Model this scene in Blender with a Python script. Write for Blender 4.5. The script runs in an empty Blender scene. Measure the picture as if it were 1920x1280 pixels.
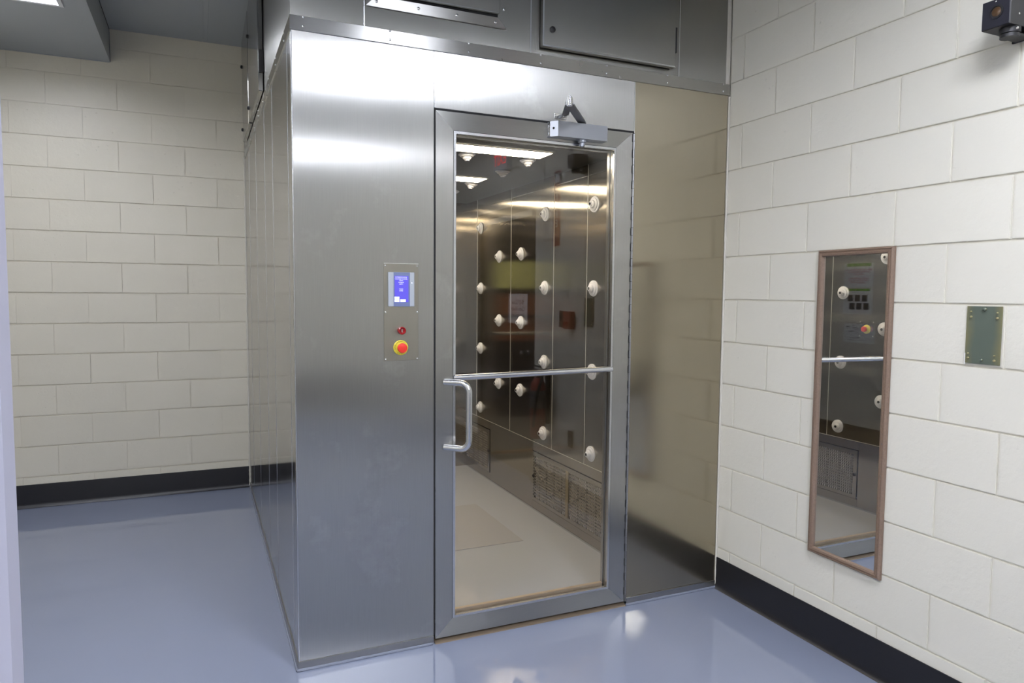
import bpy, bmesh, math, random
from mathutils import Vector, Matrix
random.seed(7)
SC = bpy.context.scene
COL = SC.collection
PI = math.pi

# ------------------------------------------------------------------ camera, world, exposure
cam_d = bpy.data.cameras.new('camera')
cam = bpy.data.objects.new('camera', cam_d)
COL.objects.link(cam)
cam_d.sensor_width = 36.0
cam_d.lens = 1323.0 / 1920 * 36.0
cam_d.clip_start = 0.02
cam.matrix_world = (Matrix.Translation((-2.3205, -2.708, 1.4478)) @ Matrix.Rotation(-0.4172, 4, 'Z')
                    @ Matrix.Rotation(1.5019, 4, 'X') @ Matrix.Rotation(0.0082, 4, 'Z'))
SC.camera = cam

w = bpy.data.worlds.new('world')
SC.world = w
w.use_nodes = True
w.node_tree.nodes['Background'].inputs[0].default_value = (0.75, 0.82, 1.0, 1)
w.node_tree.nodes['Background'].inputs[1].default_value = 0.02
SC.view_settings.view_transform = 'Standard'
SC.view_settings.look = 'None'
SC.view_settings.exposure = 0.0
SC.view_settings.gamma = 1.0
SC.view_settings.use_curve_mapping = False
SC.cycles.max_bounces = 14
SC.cycles.diffuse_bounces = 6
SC.cycles.glossy_bounces = 10
SC.cycles.transparent_max_bounces = 16
SC.cycles.sample_clamp_indirect = 8.0
SC.cycles.caustics_reflective = True

ROOM_LIGHT = 41.0          # troffer lens emission
BOOTH_LIGHT = 32.0         # strips inside the air shower
FAR_FILL = 11.0  # emission of the added lamp beyond the far door
ROOM_COL = (0.87, 0.90, 1.0)
BOOTH_COL = (1.0, 0.86, 0.66)

# ------------------------------------------------------------------ dimensions
BW = 2.0        # width of the booth; it stands between x=-2 and the block wall x=0
BD = 2.781      # its depth, up to the rear block wall
X1, X2 = -1.46, -0.535          # door leaf
DT = 2.165                      # top of the door leaf
FZ0, FZ1 = 2.386, 2.437         # riveted band
HC = 3.171                      # high ceiling
LC = 2.955                      # low ceiling
XR, XL = -0.36, -1.64           # inner walls of the booth
IF, IC = 0.045, 2.15            # inner floor / ceiling
H, L = 0.2032, 0.4064           # block module

# ------------------------------------------------------------------ materials
def mat(name):
    m = bpy.data.materials.new(name); m.use_nodes = True
    nt = m.node_tree
    b = nt.nodes['Principled BSDF']
    return m, nt, b
def N(nt, t, **kw):
    n = nt.nodes.new(t)
    for k, v in kw.items():
        if k.startswith('i_'):
            n.inputs[k[2:].replace('_', ' ')].default_value = v
        else: setattr(n, k, v)
    return n
def plain(name, col, rough=0.5, metal=0.0, bump=0, scale=60, var=0.0, coat=0.0, spec=0.5):
    m, nt, b = mat(name)
    b.inputs['Base Color'].default_value = (*col, 1)
    b.inputs['Roughness'].default_value = rough
    b.inputs['Metallic'].default_value = metal
    b.inputs['Coat Weight'].default_value = coat
    b.inputs['Specular IOR Level'].default_value = spec
    g = N(nt, 'ShaderNodeNewGeometry')
    no = N(nt, 'ShaderNodeTexNoise'); no.inputs['Scale'].default_value = scale; no.inputs['Detail'].default_value = 4
    nt.links.new(g.outputs['Position'], no.inputs['Vector'])
    if var:
        mx = N(nt, 'ShaderNodeMix', data_type='RGBA')
        mx.inputs['A'].default_value = (*[c * (1 - var) for c in col], 1)
        mx.inputs['B'].default_value = (*[min(1, c * (1 + var)) for c in col], 1)
        nt.links.new(no.outputs['Fac'], mx.inputs['Factor']); nt.links.new(mx.outputs['Result'], b.inputs['Base Color'])
    if bump:
        bu = N(nt, 'ShaderNodeBump'); bu.inputs['Distance'].default_value = bump; bu.inputs['Strength'].default_value = 0.6
        nt.links.new(no.outputs['Fac'], bu.inputs['Height']); nt.links.new(bu.outputs['Normal'], b.inputs['Normal'])
    return m
def glow(name, col, s):
    m, nt, b = mat(name)
    b.inputs['Base Color'].default_value = (*col, 1)
    b.inputs['Emission Color'].default_value = (*col, 1)
    b.inputs['Emission Strength'].default_value = s
    return m
def steel(name, grain='V', col=(0.455, 0.45, 0.43), r=0.30, an=0.98, warp=0.0006, wscale=1.6, dirt=0.05, haze=0.0):
    """brushed stainless steel; grain V = brushed up and down, H = brushed along"""
    m, nt, b = mat(name)
    L_ = nt.links.new
    b.inputs['Metallic'].default_value = 1.0
    b.inputs['Anisotropic'].default_value = an
    g = N(nt, 'ShaderNodeNewGeometry')
    if grain == 'V':
        cr = N(nt, 'ShaderNodeVectorMath', operation='CROSS_PRODUCT')
        cr.inputs[1].default_value = (0, 0, 1)
        L_(g.outputs['True Normal'], cr.inputs[0])
        ad = N(nt, 'ShaderNodeVectorMath', operation='ADD'); ad.inputs[1].default_value = (1e-4, 0, 0)
        L_(cr.outputs[0], ad.inputs[0]); L_(ad.outputs[0], b.inputs['Tangent'])
        sc = (70, 70, 1.6)
    else:
        cv = N(nt, 'ShaderNodeCombineXYZ'); cv.inputs[0].default_value = 1e-3; cv.inputs[2].default_value = 1
        L_(cv.outputs[0], b.inputs['Tangent'])
        sc = (1.6, 1.6, 90)
    mp = N(nt, 'ShaderNodeMapping'); mp.inputs['Scale'].default_value = sc
    L_(g.outputs['Position'], mp.inputs[0])
    fine = N(nt, 'ShaderNodeTexNoise'); fine.inputs['Scale'].default_value = 5; fine.inputs['Detail'].default_value = 3
    L_(mp.outputs[0], fine.inputs['Vector'])
    sm = N(nt, 'ShaderNodeTexNoise'); sm.inputs['Scale'].default_value = 3.2; sm.inputs['Detail'].default_value = 6; sm.inputs['Roughness'].default_value = 0.65
    L_(g.outputs['Position'], sm.inputs['Vector'])
    rm = N(nt, 'ShaderNodeMapRange'); rm.inputs['From Min'].default_value = .3; rm.inputs['From Max'].default_value = .7
    rm.inputs['To Min'].default_value = r - 0.015; rm.inputs['To Max'].default_value = r + 0.015 + dirt * .3
    L_(sm.outputs['Fac'], rm.inputs['Value']); L_(rm.outputs[0], b.inputs['Roughness'])
    mx = N(nt, 'ShaderNodeMix', data_type='RGBA')
    mx.inputs['A'].default_value = (*[c * (1 - dirt) for c in col], 1)
    mx.inputs['B'].default_value = (*[min(1, c * (1 + dirt)) for c in col], 1)
    L_(fine.outputs['Fac'], mx.inputs['Factor']); L_(mx.outputs['Result'], b.inputs['Base Color'])
    wp = N(nt, 'ShaderNodeTexNoise'); wp.inputs['Scale'].default_value = wscale; wp.inputs['Detail'].default_value = 1
    L_(g.outputs['Position'], wp.inputs['Vector'])
    bu = N(nt, 'ShaderNodeBump'); bu.inputs['Distance'].default_value = warp; bu.inputs['Strength'].default_value = 1.0
    L_(wp.outputs['Fac'], bu.inputs['Height']); L_(bu.outputs['Normal'], b.inputs['Normal'])
    if haze:      # the scratched surface scatters part of the light in a broader lobe
        b2 = N(nt, 'ShaderNodeBsdfPrincipled')
        b2.inputs['Metallic'].default_value = 1.0; b2.inputs['Anisotropic'].default_value = .6
        b2.inputs['Roughness'].default_value = .46
        L_(mx.outputs['Result'], b2.inputs['Base Color']); L_(bu.outputs['Normal'], b2.inputs['Normal'])
        L_(b.inputs['Tangent'].links[0].from_socket, b2.inputs['Tangent'])
        ms = N(nt, 'ShaderNodeMixShader')
        hz = N(nt, 'ShaderNodeMapRange'); hz.inputs['From Min'].default_value = .56; hz.inputs['From Max'].default_value = .68
        hz.inputs['To Min'].default_value = haze; hz.inputs['To Max'].default_value = haze + (.07 if name == 'brushed_steel' else .0)
        L_(sm.outputs['Fac'], hz.inputs['Value']); L_(hz.outputs[0], ms.inputs[0])
        out = [n for n in nt.nodes if n.type == 'OUTPUT_MATERIAL'][0]
        L_(b.outputs[0], ms.inputs[1]); L_(b2.outputs[0], ms.inputs[2]); L_(ms.outputs[0], out.inputs[0])
    return m

M = {}
M['steel_v'] = steel('brushed_steel', 'V', r=0.20, an=1.0, dirt=.08, haze=.28)
M['steel_side'] = steel('side_steel', 'V', r=0.13, an=.9, warp=0.0, col=(.52,.51,.485))
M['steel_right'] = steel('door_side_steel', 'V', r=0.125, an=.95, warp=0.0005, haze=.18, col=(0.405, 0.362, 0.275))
M['steel_plate'] = steel('plate_steel', 'V', r=0.22, warp=0.0, haze=.3, col=(0.43, 0.41, 0.36))
M['steel_h'] = steel('band_steel', 'H', r=0.28, warp=0.0)
M['steel_door_h'] = steel('rail_steel', 'H', r=0.32, warp=0.0, col=(0.44, 0.44, 0.42))
M['steel_up'] = steel('upper_steel', 'V', r=0.22, warp=0.0004, haze=.25, col=(0.34, 0.335, 0.31))
M['steel_in'] = steel('inner_steel', 'V', r=0.14, an=.95, warp=0.0012, wscale=2.0, col=(0.46, 0.425, 0.365))
M['steel_ceiling'] = plain('inner_ceiling_sheet', (0.045, 0.044, 0.042), 0.45, spec=.25)  # stainless sheet; the dark it reflects is put into the base colour
M['tube'] = plain('satin_tube', (0.62, 0.63, 0.64), 0.24, 1.0)
M['seam'] = plain('seam_steel', (0.66, 0.64, 0.58), 0.4, 0.35)
M['flash'] = plain('flashing_steel', (0.40, 0.40, 0.40), 0.30, 1.0)
M['hinge'] = plain('hinge_steel', (0.34, 0.34, 0.35), 0.42, 1.0)
M['chrome'] = plain('chrome', (0.75, 0.75, 0.76), 0.12, 1.0)
M['screw'] = plain('screw_steel', (0.7, 0.7, 0.7), 0.25, 1.0)
M['dark_gap'] = plain('dark_gap', (0.012, 0.012, 0.013), 0.8)
M['black_plastic'] = plain('black_plastic', (0.012, 0.012, 0.014), 0.45)
M['closer_paint'] = plain('closer_paint', (0.36, 0.38, 0.42), 0.35, 0.75)
M['closer_arm'] = plain('closer_arm_metal', (0.20, 0.20, 0.21), 0.38, 0.9)
M['nozzle'] = plain('nozzle_plastic', (0.80, 0.82, 0.88), 0.32)
M['caulk'] = plain('caulk', (0.62, 0.59, 0.52), 0.55, bump=0.004, scale=90)
M['sealant'] = plain('floor_sealant', (0.20, 0.22, 0.28), 0.12, bump=0.006, scale=60)
M['base'] = plain('rubber_base', (0.010, 0.010, 0.013), 0.35, bump=0.0004, scale=12)
M['tan'] = plain('tan_threshold', (0.42, 0.33, 0.235), 0.4, 0.35)
M['threshold'] = plain('threshold_metal', (0.20, 0.155, 0.11), 0.35, 0.5)
M['wood'] = plain('oak_frame', (0.205, 0.14, 0.10), 0.42, bump=0.0006, scale=160, var=0.25)
M['white_paint'] = plain('white_paint', (0.42, 0.42, 0.50), 0.45)
M['ceiling'] = plain('ceiling_panel', (0.34, 0.365, 0.385), 0.6, bump=0.0002, scale=200)
M['tbar'] = plain('ceiling_bar', (0.34, 0.365, 0.385), 0.5)
M['lamp_white'] = plain('lamp_housing', (0.75, 0.76, 0.78), 0.4)
M['paper'] = plain('paper', (0.78, 0.78, 0.76), 0.7)
M['ink'] = plain('ink', (0.03, 0.03, 0.035), 0.7)
M['red_ink'] = plain('red_ink', (0.55, 0.05, 0.05), 0.7)
M['green_ink'] = plain('green_ink', (0.18, 0.45, 0.04), 0.7)
M['red'] = plain('red_plastic', (0.72, 0.035, 0.02), 0.35)
M['dark_red'] = plain('dark_red_plastic', (0.30, 0.01, 0.012), 0.18)
M['yellow'] = plain('yellow_plastic', (0.72, 0.62, 0.05), 0.4)
M['screen_case'] = plain('screen_case', (0.40, 0.43, 0.47), 0.45)
M['screen_band'] = plain('screen_band', (0.15, 0.18, 0.34), 0.4)
M['screen'] = glow('lit_screen', (0.14, 0.11, 0.95), 0.9)
M['screen'].node_tree.nodes['Principled BSDF'].inputs['Base Color'].default_value = (.01, .01, .02, 1)
M['screen_text'] = glow('lit_screen_text', (0.80, 0.84, 1.0), 1.0)
M['brass_zinc'] = None
M['dark_wood'] = plain('dark_door', (0.035, 0.022, 0.016), 0.45)
M['orange'] = plain('pull_station_red', (0.30, 0.05, 0.03), 0.35)
M['brown_plate'] = plain('brown_plate', (0.045, 0.03, 0.022), 0.4)
M['in_floor'] = plain('inner_floor', (0.40, 0.41, 0.43), 0.12, bump=0.0003, scale=6, var=0.02)
M['mat_beige'] = plain('perforated_floor_plate', (0.372, 0.365, 0.365), 0.2, bump=0.0004, scale=300)
M['terracotta'] = plain('brown_carton', (0.42, 0.17, 0.09), 0.6, var=0.1, scale=4)
M['green_pane'] = glow('green_pane_glow', (0.48, 0.50, 0.20), 0.62)  # glow invented for the green band reflected in the inner steel
M['exit_red'] = glow('exit_letters', (0.9, 0.03, 0.02), 5.0)
M['room_lens'] = glow('troffer_lens', ROOM_COL, ROOM_LIGHT)
M['booth_lens'] = glow('booth_lamp_lens', BOOTH_COL, BOOTH_LIGHT)
M['corner_lens'] = glow('corner_troffer_lens', ROOM_COL, ROOM_LIGHT * .9)
M['far_lens'] = glow('far_fill_lens', (1, .9, .75), FAR_FILL)

# painted blocks
def block_mat(name, col):
    m, nt, b = mat(name); L_ = nt.links.new
    g = N(nt, 'ShaderNodeNewGeometry'); oi = N(nt, 'ShaderNodeObjectInfo')
    mp = N(nt, 'ShaderNodeMapRange'); mp.inputs['To Min'].default_value = 0.975; mp.inputs['To Max'].default_value = 1.02
    L_(oi.outputs['Random'], mp.inputs['Value'])
    vm = N(nt, 'ShaderNodeVectorMath', operation='SCALE'); vm.inputs[0].default_value = col
    L_(mp.outputs[0], vm.inputs['Scale']); L_(vm.outputs[0], b.inputs['Base Color'])
    b.inputs['Roughness'].default_value = 0.38
    n1 = N(nt, 'ShaderNodeTexNoise'); n1.inputs['Scale'].default_value = 170; n1.inputs['Detail'].default_value = 5
    n2 = N(nt, 'ShaderNodeTexNoise'); n2.inputs['Scale'].default_value = 34; n2.inputs['Detail'].default_value = 3
    vo = N(nt, 'ShaderNodeTexVoronoi'); vo.inputs['Scale'].default_value = 28
    cr = N(nt, 'ShaderNodeMapRange'); cr.inputs['From Min'].default_value = 0.0; cr.inputs['From Max'].default_value = 0.16
    for n in (n1, n2, vo): L_(g.outputs['Position'], n.inputs['Vector'])
    L_(vo.outputs['Distance'], cr.inputs['Value'])
    gate = N(nt, 'ShaderNodeTexNoise'); gate.inputs['Scale'].default_value = 4.5
    L_(g.outputs['Position'], gate.inputs['Vector'])
    gr = N(nt, 'ShaderNodeMapRange'); gr.inputs['From Min'].default_value = .52; gr.inputs['From Max'].default_value = .62
    L_(gate.outputs['Fac'], gr.inputs['Value'])
    inv = N(nt, 'ShaderNodeMath', operation='SUBTRACT'); inv.inputs[0].default_value = 1; L_(cr.outputs[0], inv.inputs[1])
    pit = N(nt, 'ShaderNodeMath', operation='MULTIPLY'); L_(inv.outputs[0], pit.inputs[0]); L_(gr.outputs[0], pit.inputs[1])
    a = N(nt, 'ShaderNodeMath', operation='MULTIPLY_ADD'); a.inputs[1].default_value = 0.25; L_(n1.outputs['Fac'], a.inputs[0]); L_(n2.outputs['Fac'], a.inputs[2])
    s = N(nt, 'ShaderNodeMath', operation='MULTIPLY_ADD'); s.inputs[1].default_value = -0.9; L_(pit.outputs[0], s.inputs[0]); L_(a.outputs[0], s.inputs[2])
    bu = N(nt, 'ShaderNodeBump'); bu.inputs['Distance'].default_value = 0.0019; bu.inputs['Strength'].default_value = 0.8
    L_(s.outputs[0], bu.inputs['Height']); L_(bu.outputs['Normal'], b.inputs['Normal'])
    return m
M['block_right'] = block_mat('painted_block', (0.72, 0.695, 0.61))
M['block_back'] = block_mat('painted_block_cream', (0.66, 0.62, 0.515))

# epoxy floor
m, nt, b = mat('blue_grey_epoxy'); g = N(nt, 'ShaderNodeNewGeometry')
n1 = N(nt, 'ShaderNodeTexNoise'); n1.inputs['Scale'].default_value = 1.3; n1.inputs['Detail'].default_value = 5
n2 = N(nt, 'ShaderNodeTexNoise'); n2.inputs['Scale'].default_value = 7; n2.inputs['Detail'].default_value = 2
for n in (n1, n2): nt.links.new(g.outputs['Position'], n.inputs['Vector'])
mx = N(nt, 'ShaderNodeMix', data_type='RGBA'); mx.inputs['A'].default_value = (0.20, 0.226, 0.305, 1); mx.inputs['B'].default_value = (0.218, 0.245, 0.328, 1)
nt.links.new(n1.outputs['Fac'], mx.inputs['Factor']); nt.links.new(mx.outputs['Result'], b.inputs['Base Color'])
b.inputs['Roughness'].default_value = 0.035
b.inputs['Specular IOR Level'].default_value = 0.6
bu = N(nt, 'ShaderNodeBump'); bu.inputs['Distance'].default_value = 0.0005; bu.inputs['Strength'].default_value = 1.0
nt.links.new(n2.outputs['Fac'], bu.inputs['Height']); nt.links.new(bu.outputs['Normal'], b.inputs['Normal'])
M['floor'] = m

# zinc plated plate: greenish iridescent
m, nt, b = mat('yellow_zinc_plate'); g = N(nt, 'ShaderNodeTexCoord')
sx = N(nt, 'ShaderNodeSeparateXYZ'); nt.links.new(g.outputs['Generated'], sx.inputs[0])
ab = N(nt, 'ShaderNodeMath', operation='SUBTRACT'); ab.inputs[1].default_value = .5; nt.links.new(sx.outputs[1], ab.inputs[0])
a2 = N(nt, 'ShaderNodeMath', operation='ABSOLUTE'); nt.links.new(ab.outputs[0], a2.inputs[0])
no = N(nt, 'ShaderNodeTexNoise'); no.inputs['Scale'].default_value = 3; nt.links.new(g.outputs['Generated'], no.inputs['Vector'])
a3 = N(nt, 'ShaderNodeMath', operation='MULTIPLY_ADD'); a3.inputs[1].default_value = .25; nt.links.new(no.outputs['Fac'], a3.inputs[0]); nt.links.new(a2.outputs[0], a3.inputs[2])
cr = N(nt, 'ShaderNodeValToRGB'); nt.links.new(a3.outputs[0], cr.inputs[0])
cr.color_ramp.elements[0].position = .38; cr.color_ramp.elements[0].color = (0.125, 0.155, 0.125, 1)
cr.color_ramp.elements[1].position = .66; cr.color_ramp.elements[1].color = (0.23, 0.215, 0.11, 1)
nt.links.new(cr.outputs[0], b.inputs['Base Color'])
b.inputs['Metallic'].default_value = .35; b.inputs['Roughness'].default_value = .38
M['brass_zinc'] = m
M['bolt'] = plain('zinc_bolt', (0.62, 0.55, 0.32), 0.3, 0.8)

# mirror
m, nt, b = mat('mirror_silver'); b.inputs['Metallic'].default_value = 1; b.inputs['Roughness'].default_value = 0.0
b.inputs['Base Color'].default_value = (0.80, 0.82, 0.83, 1); M['mirror'] = m

# clear glass: fresnel mix of transparent and sharp reflection
def glass_mat(name, tint):
    m = bpy.data.materials.new(name); m.use_nodes = True; nt = m.node_tree; L_ = nt.links.new
    nt.nodes.remove(nt.nodes['Principled BSDF'])
    out = [n for n in nt.nodes if n.type == 'OUTPUT_MATERIAL'][0]
    g = N(nt, 'ShaderNodeNewGeometry')
    io = N(nt, 'ShaderNodeMapRange'); io.inputs['To Min'].default_value = 1.5; io.inputs['To Max'].default_value = 1 / 1.5
    L_(g.outputs['Backfacing'], io.inputs['Value'])
    fr = N(nt, 'ShaderNodeFresnel'); L_(io.outputs[0], fr.inputs['IOR'])
    tr = N(nt, 'ShaderNodeBsdfTransparent'); tr.inputs[0].default_value = (*tint, 1)
    gl = N(nt, 'ShaderNodeBsdfGlossy'); gl.inputs['Roughness'].default_value = 0.0; gl.inputs[0].default_value = (1, 1, 1, 1)
    mx = N(nt, 'ShaderNodeMixShader'); L_(fr.outputs[0], mx.inputs[0]); L_(tr.outputs[0], mx.inputs[1]); L_(gl.outputs[0], mx.inputs[2])
    L_(mx.outputs[0], out.inputs[0])
    return m
M['glass'] = glass_mat('door_glass', (0.92, 0.915, 0.90))

# ------------------------------------------------------------------ mesh helpers
class MB:
    def __init__(s): s.bm = bmesh.new(); s.smooth = False
    def box(s, x0, x1, y0, y1, z0, z1, bev=0.0):
        bm = s.bm
        r = bmesh.ops.create_cube(bm, size=1.0)
        vs = r['verts']
        for v in vs:
            v.co = Vector(((x0 + x1) / 2 + v.co.x * (x1 - x0), (y0 + y1) / 2 + v.co.y * (y1 - y0), (z0 + z1) / 2 + v.co.z * (z1 - z0)))
        if bev:
            es = list({e for v in vs for e in v.link_edges})
            bmesh.ops.bevel(bm, geom=es, offset=bev, segments=1, affect='EDGES')
        return s
    def prism(s, pts, axis, a, b):
        """extrude a 2D outline along an axis (0 x: pts are (y,z); 1 y: (x,z); 2 z: (x,y))"""
        def P(p, t):
            return {0: (t, p[0], p[1]), 1: (p[0], t, p[1]), 2: (p[0], p[1], t)}[axis]
        A = [s.bm.verts.new(P(p, a)) for p in pts]; B = [s.bm.verts.new(P(p, b)) for p in pts]
        n = len(pts)
        for i in range(n): s.bm.faces.new((A[i], A[(i + 1) % n], B[(i + 1) % n], B[i]))
        s.bm.faces.new(A[::-1]); s.bm.faces.new(B)
        return s
    def lathe(s, prof, origin, direction, seg=24):
        """prof: (radius, distance along direction)"""
        d = Vector(direction).normalized(); q = d.to_track_quat('Z', 'Y').to_matrix(); o = Vector(origin)
        rings = []
        for r, t in prof:
            if r < 1e-6: rings.append([s.bm.verts.new(o + q @ Vector((0, 0, t)))])
            else: rings.append([s.bm.verts.new(o + q @ Vector((r * math.cos(2 * PI * i / seg), r * math.sin(2 * PI * i / seg), t))) for i in range(seg)])
        for A, B in zip(rings, rings[1:]):
            for i in range(seg):
                j = (i + 1) % seg
                if len(A) == 1 and len(B) == 1: continue
                if len(A) == 1: f = (A[0], B[i], B[j])
                elif len(B) == 1: f = (A[i], A[j], B[0])
                else: f = (A[i], A[j], B[j], B[i])
                fc = s.bm.faces.new(f); fc.smooth = True
        if len(rings[0]) > 1: s.bm.faces.new(rings[0][::-1])
        if len(rings[-1]) > 1: s.bm.faces.new(rings[-1])
        return s
    def cyl(s, a, b, r, seg=16):
        a = Vector(a); b = Vector(b); return s.lathe([(r, 0), (r, (b - a).length)], a, b - a, seg)
    def tube(s, pts, r, seg=14):
        pts = [Vector(p) for p in pts]; rings = []
        up = None
        for i, p in enumerate(pts):
            t = (pts[min(i + 1, len(pts) - 1)] - pts[max(i - 1, 0)]).normalized()
            if up is None: up = t.orthogonal().normalized()
            up = (up - t * up.dot(t)).normalized(); v = t.cross(up)
            rings.append([s.bm.verts.new(p + r * (math.cos(2 * PI * k / seg) * up + math.sin(2 * PI * k / seg) * v)) for k in range(seg)])
        for A, B in zip(rings, rings[1:]):
            for k in range(seg):
                f = s.bm.faces.new((A[k], A[(k + 1) % seg], B[(k + 1) % seg], B[k])); f.smooth = True
        s.bm.faces.new(rings[0][::-1]); s.bm.faces.new(rings[-1])
        return s
    def quadbar(s, a, b, wdt, thk, nrm):
        """flat bar from a to b"""
        a = Vector(a); b = Vector(b); t = (b - a).normalized(); n = Vector(nrm).normalized(); sd = t.cross(n).normalized()
        V = []
        for p in (a, b):
            for i, j in ((-1, -1), (1, -1), (1, 1), (-1, 1)):
                V.append(s.bm.verts.new(p + sd * i * wdt / 2 + n * j * thk / 2))
        for f in ((0, 1, 2, 3), (7, 6, 5, 4), (0, 4, 5, 1), (1, 5, 6, 2), (2, 6, 7, 3), (3, 7, 4, 0)):
            s.bm.faces.new([V[i] for i in f])
        return s
    def build(s, name, m, parent=None, **props):
        off = root_loc(parent)
        bmesh.ops.recalc_face_normals(s.bm, faces=s.bm.faces)
        if off.length > 0: bmesh.ops.translate(s.bm, verts=s.bm.verts, vec=-off)
        me = bpy.data.meshes.new(name); s.bm.to_mesh(me); s.bm.free(); me.set_sharp_from_angle(angle=.6)
        ms = m if isinstance(m, (list, tuple)) else [m]
        for x in ms: me.materials.append(x)
        o = bpy.data.objects.new(name, me); COL.objects.link(o)
        if parent: o.parent = parent
        for k, v in props.items(): o[k] = v
        return o
def root_loc(o):
    v = Vector((0, 0, 0))
    while o: v += o.location; o = o.parent
    return v
def thing(name, label, cat, loc, group=None):
    o = bpy.data.objects.new(name, None); COL.objects.link(o); o.empty_display_size = .05
    o.location = loc; o['label'] = label; o['category'] = cat
    if group: o['group'] = group
    return o
def text(name, body, size, loc, rot, m, parent, extrude=0.0004, align='CENTER', spacing=1.0):
    c = bpy.data.curves.new(name, 'FONT'); c.body = body; c.size = size; c.extrude = extrude
    c.align_x = align; c.align_y = 'CENTER'; c.resolution_u = 2; c.space_line = spacing
    t = bpy.data.objects.new(name, c); COL.objects.link(t)
    dg = bpy.context.evaluated_depsgraph_get()
    me = bpy.data.meshes.new_from_object(t.evaluated_get(dg)); bpy.data.objects.remove(t)
    R = Matrix.Translation(Vector(loc) - root_loc(parent)) @ rot.to_4x4()
    me.transform(R); me.materials.clear(); me.materials.append(m)
    o = bpy.data.objects.new(name, me); COL.objects.link(o); o.parent = parent
    return o
def axes(x, y):   # rotation whose local x/y axes are the given world directions
    x = Vector(x); y = Vector(y); z = x.cross(y)
    return Matrix((x, y, z)).transposed()
R_FRONT = axes((1, 0, 0), (0, 0, 1))       # readable by somebody looking towards +y
R_RIGHTWALL = axes((0, -1, 0), (0, 0, 1))  # on wall x=0, readable looking towards +x
R_LEFTWALL = axes((0, 1, 0), (0, 0, 1))    # on a wall facing +x

# ------------------------------------------------------------------ the room
BACK = -8.8; LX = -3.65
f = MB().box(LX - .1, 0.12, BACK - .1, BD + .1, -0.10, 0.0).build('floor', M['floor'], kind='structure')

def block_mesh(length, m):
    """one painted block, its face towards -y (local), bevelled; origin at the face's lower left"""
    g = 0.003; bv = 0.0017
    mb = MB().box(g, length - g, -0.0018, 0.012, g, H - g)
    bm = mb.bm
    es = [e for e in bm.edges if all(v.co.y < -0.0015 for v in e.verts)]
    bmesh.ops.bevel(bm, geom=es, offset=bv, segments=2, affect='EDGES')
    for fc in bm.faces: fc.smooth = False
    bmesh.ops.recalc_face_normals(bm, faces=bm.faces)
    me = bpy.data.meshes.new('block'); bm.to_mesh(me); bm.free(); me.materials.append(m)
    return me
_bc = {}
def place_block(parent, mm, length, xf):
    k = (round(length, 3), mm.name)
    if k not in _bc: _bc[k] = block_mesh(length, mm)
    o = bpy.data.objects.new('block', _bc[k]); COL.objects.link(o); o.parent = parent
    o.matrix_local = xf
    return o
def course(parent, mm, s0, s1, k, first, xf_of, z1):
    """blocks of course k between s0 and s1 (distance along the wall); 'first' = a joint position"""
    j = first
    while j > s0: j -= L
    while j < s1:
        a, b_ = max(j, s0), min(j + L, s1)
        if b_ - a > 0.03:
            yield a, b_ - a
        j += L

# right wall x = 0, runs towards the camera; distance s = -y
def hole(s, z):   # doorway in the right wall
    return 2.10 < s < 3.20 and z < 2.12
wr = MB()
wr.box(0.004, 0.12, -2.10, BD, 0, HC + .02)
wr.box(0.004, 0.12, BACK, -3.20, 0, HC + .02)
wr.box(0.004, 0.12, -3.20, -2.10, 2.12, HC + .02)
wall_right = wr.build('wall_right', M['block_right'], kind='structure')
far = MB()
for k in range(16):
    z = k * H
    par = 0.0896 if k % 2 == 0 else 0.0896 + L / 2
    for a, ln in course(None, None, 0.0, -BACK, k, par, None, 0):
        c = a + ln / 2
        if z + H / 2 < 2.12 and a + ln > 2.10 and a < 3.20: 
            # trim at the doorway
            if a < 2.10: ln = 2.10 - a
            elif a + ln > 3.20: ln = a + ln - 3.20; a = 3.20
            else: continue
            if ln < .03: continue
        dz = random.uniform(-.0006, .0006)
        # local x -> world -y ; local -y (face) -> world -x ; local z up
        R = Matrix(((0, 1, 0, dz), (-1, 0, 0, -a), (0, 0, 1, z), (0, 0, 0, 1)))
        R = R @ Matrix.Rotation(random.uniform(-.0016, .0016), 4, 'Z') @ Matrix.Rotation(random.uniform(-.0016, .0016), 4, 'X')
        if a < 2.0:
            place_block(wall_right, M['block_right'], ln, R)
        else:
            g = .003
            far.box(0.0, 0.01, -a - ln + g, -a - g, z + g, z + H - g)
far.build('block', M['block_right'], wall_right, kind='stuff')

# rear wall y = BD (left of the booth), seen between x = -3.65 and -2
wb = MB()
wb.box(LX, -1.60, BD + .004, BD + .12, 0, HC + .02)
wb.box(-0.40, 0.12, BD + .004, BD + .12, 0, HC + .02)
wb.box(-1.60, -0.40, BD + .004, BD + .12, 2.25, HC + .02)
wall_back = wb.build('wall_back', M['block_back'], kind='structure')
for k in range(16):
    z = k * H
    par = 0.185 if k % 2 == 0 else 0.185 + L / 2
    for a, ln in course(None, None, 0.0, -LX - 2.0, k, par, None, 0):
        R = Matrix.Translation((-2.0 - a - ln, BD + random.uniform(-.0006, .0006), z))
        R = R @ Matrix.Rotation(random.uniform(-.0016, .0016), 4, 'Z') @ Matrix.Rotation(random.uniform(-.0016, .0016), 4, 'X')
        place_block(wall_back, M['block_back'], ln, R)
MB().box(LX - .1, LX, BACK, BD + .1, 0, HC + .02).build('wall_left', M['block_back'], kind='structure')
MB().box(LX - .1, .12, BACK - .1, BACK, 0, HC + .02).build('wall_rear', M['block_right'], kind='structure')

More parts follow.
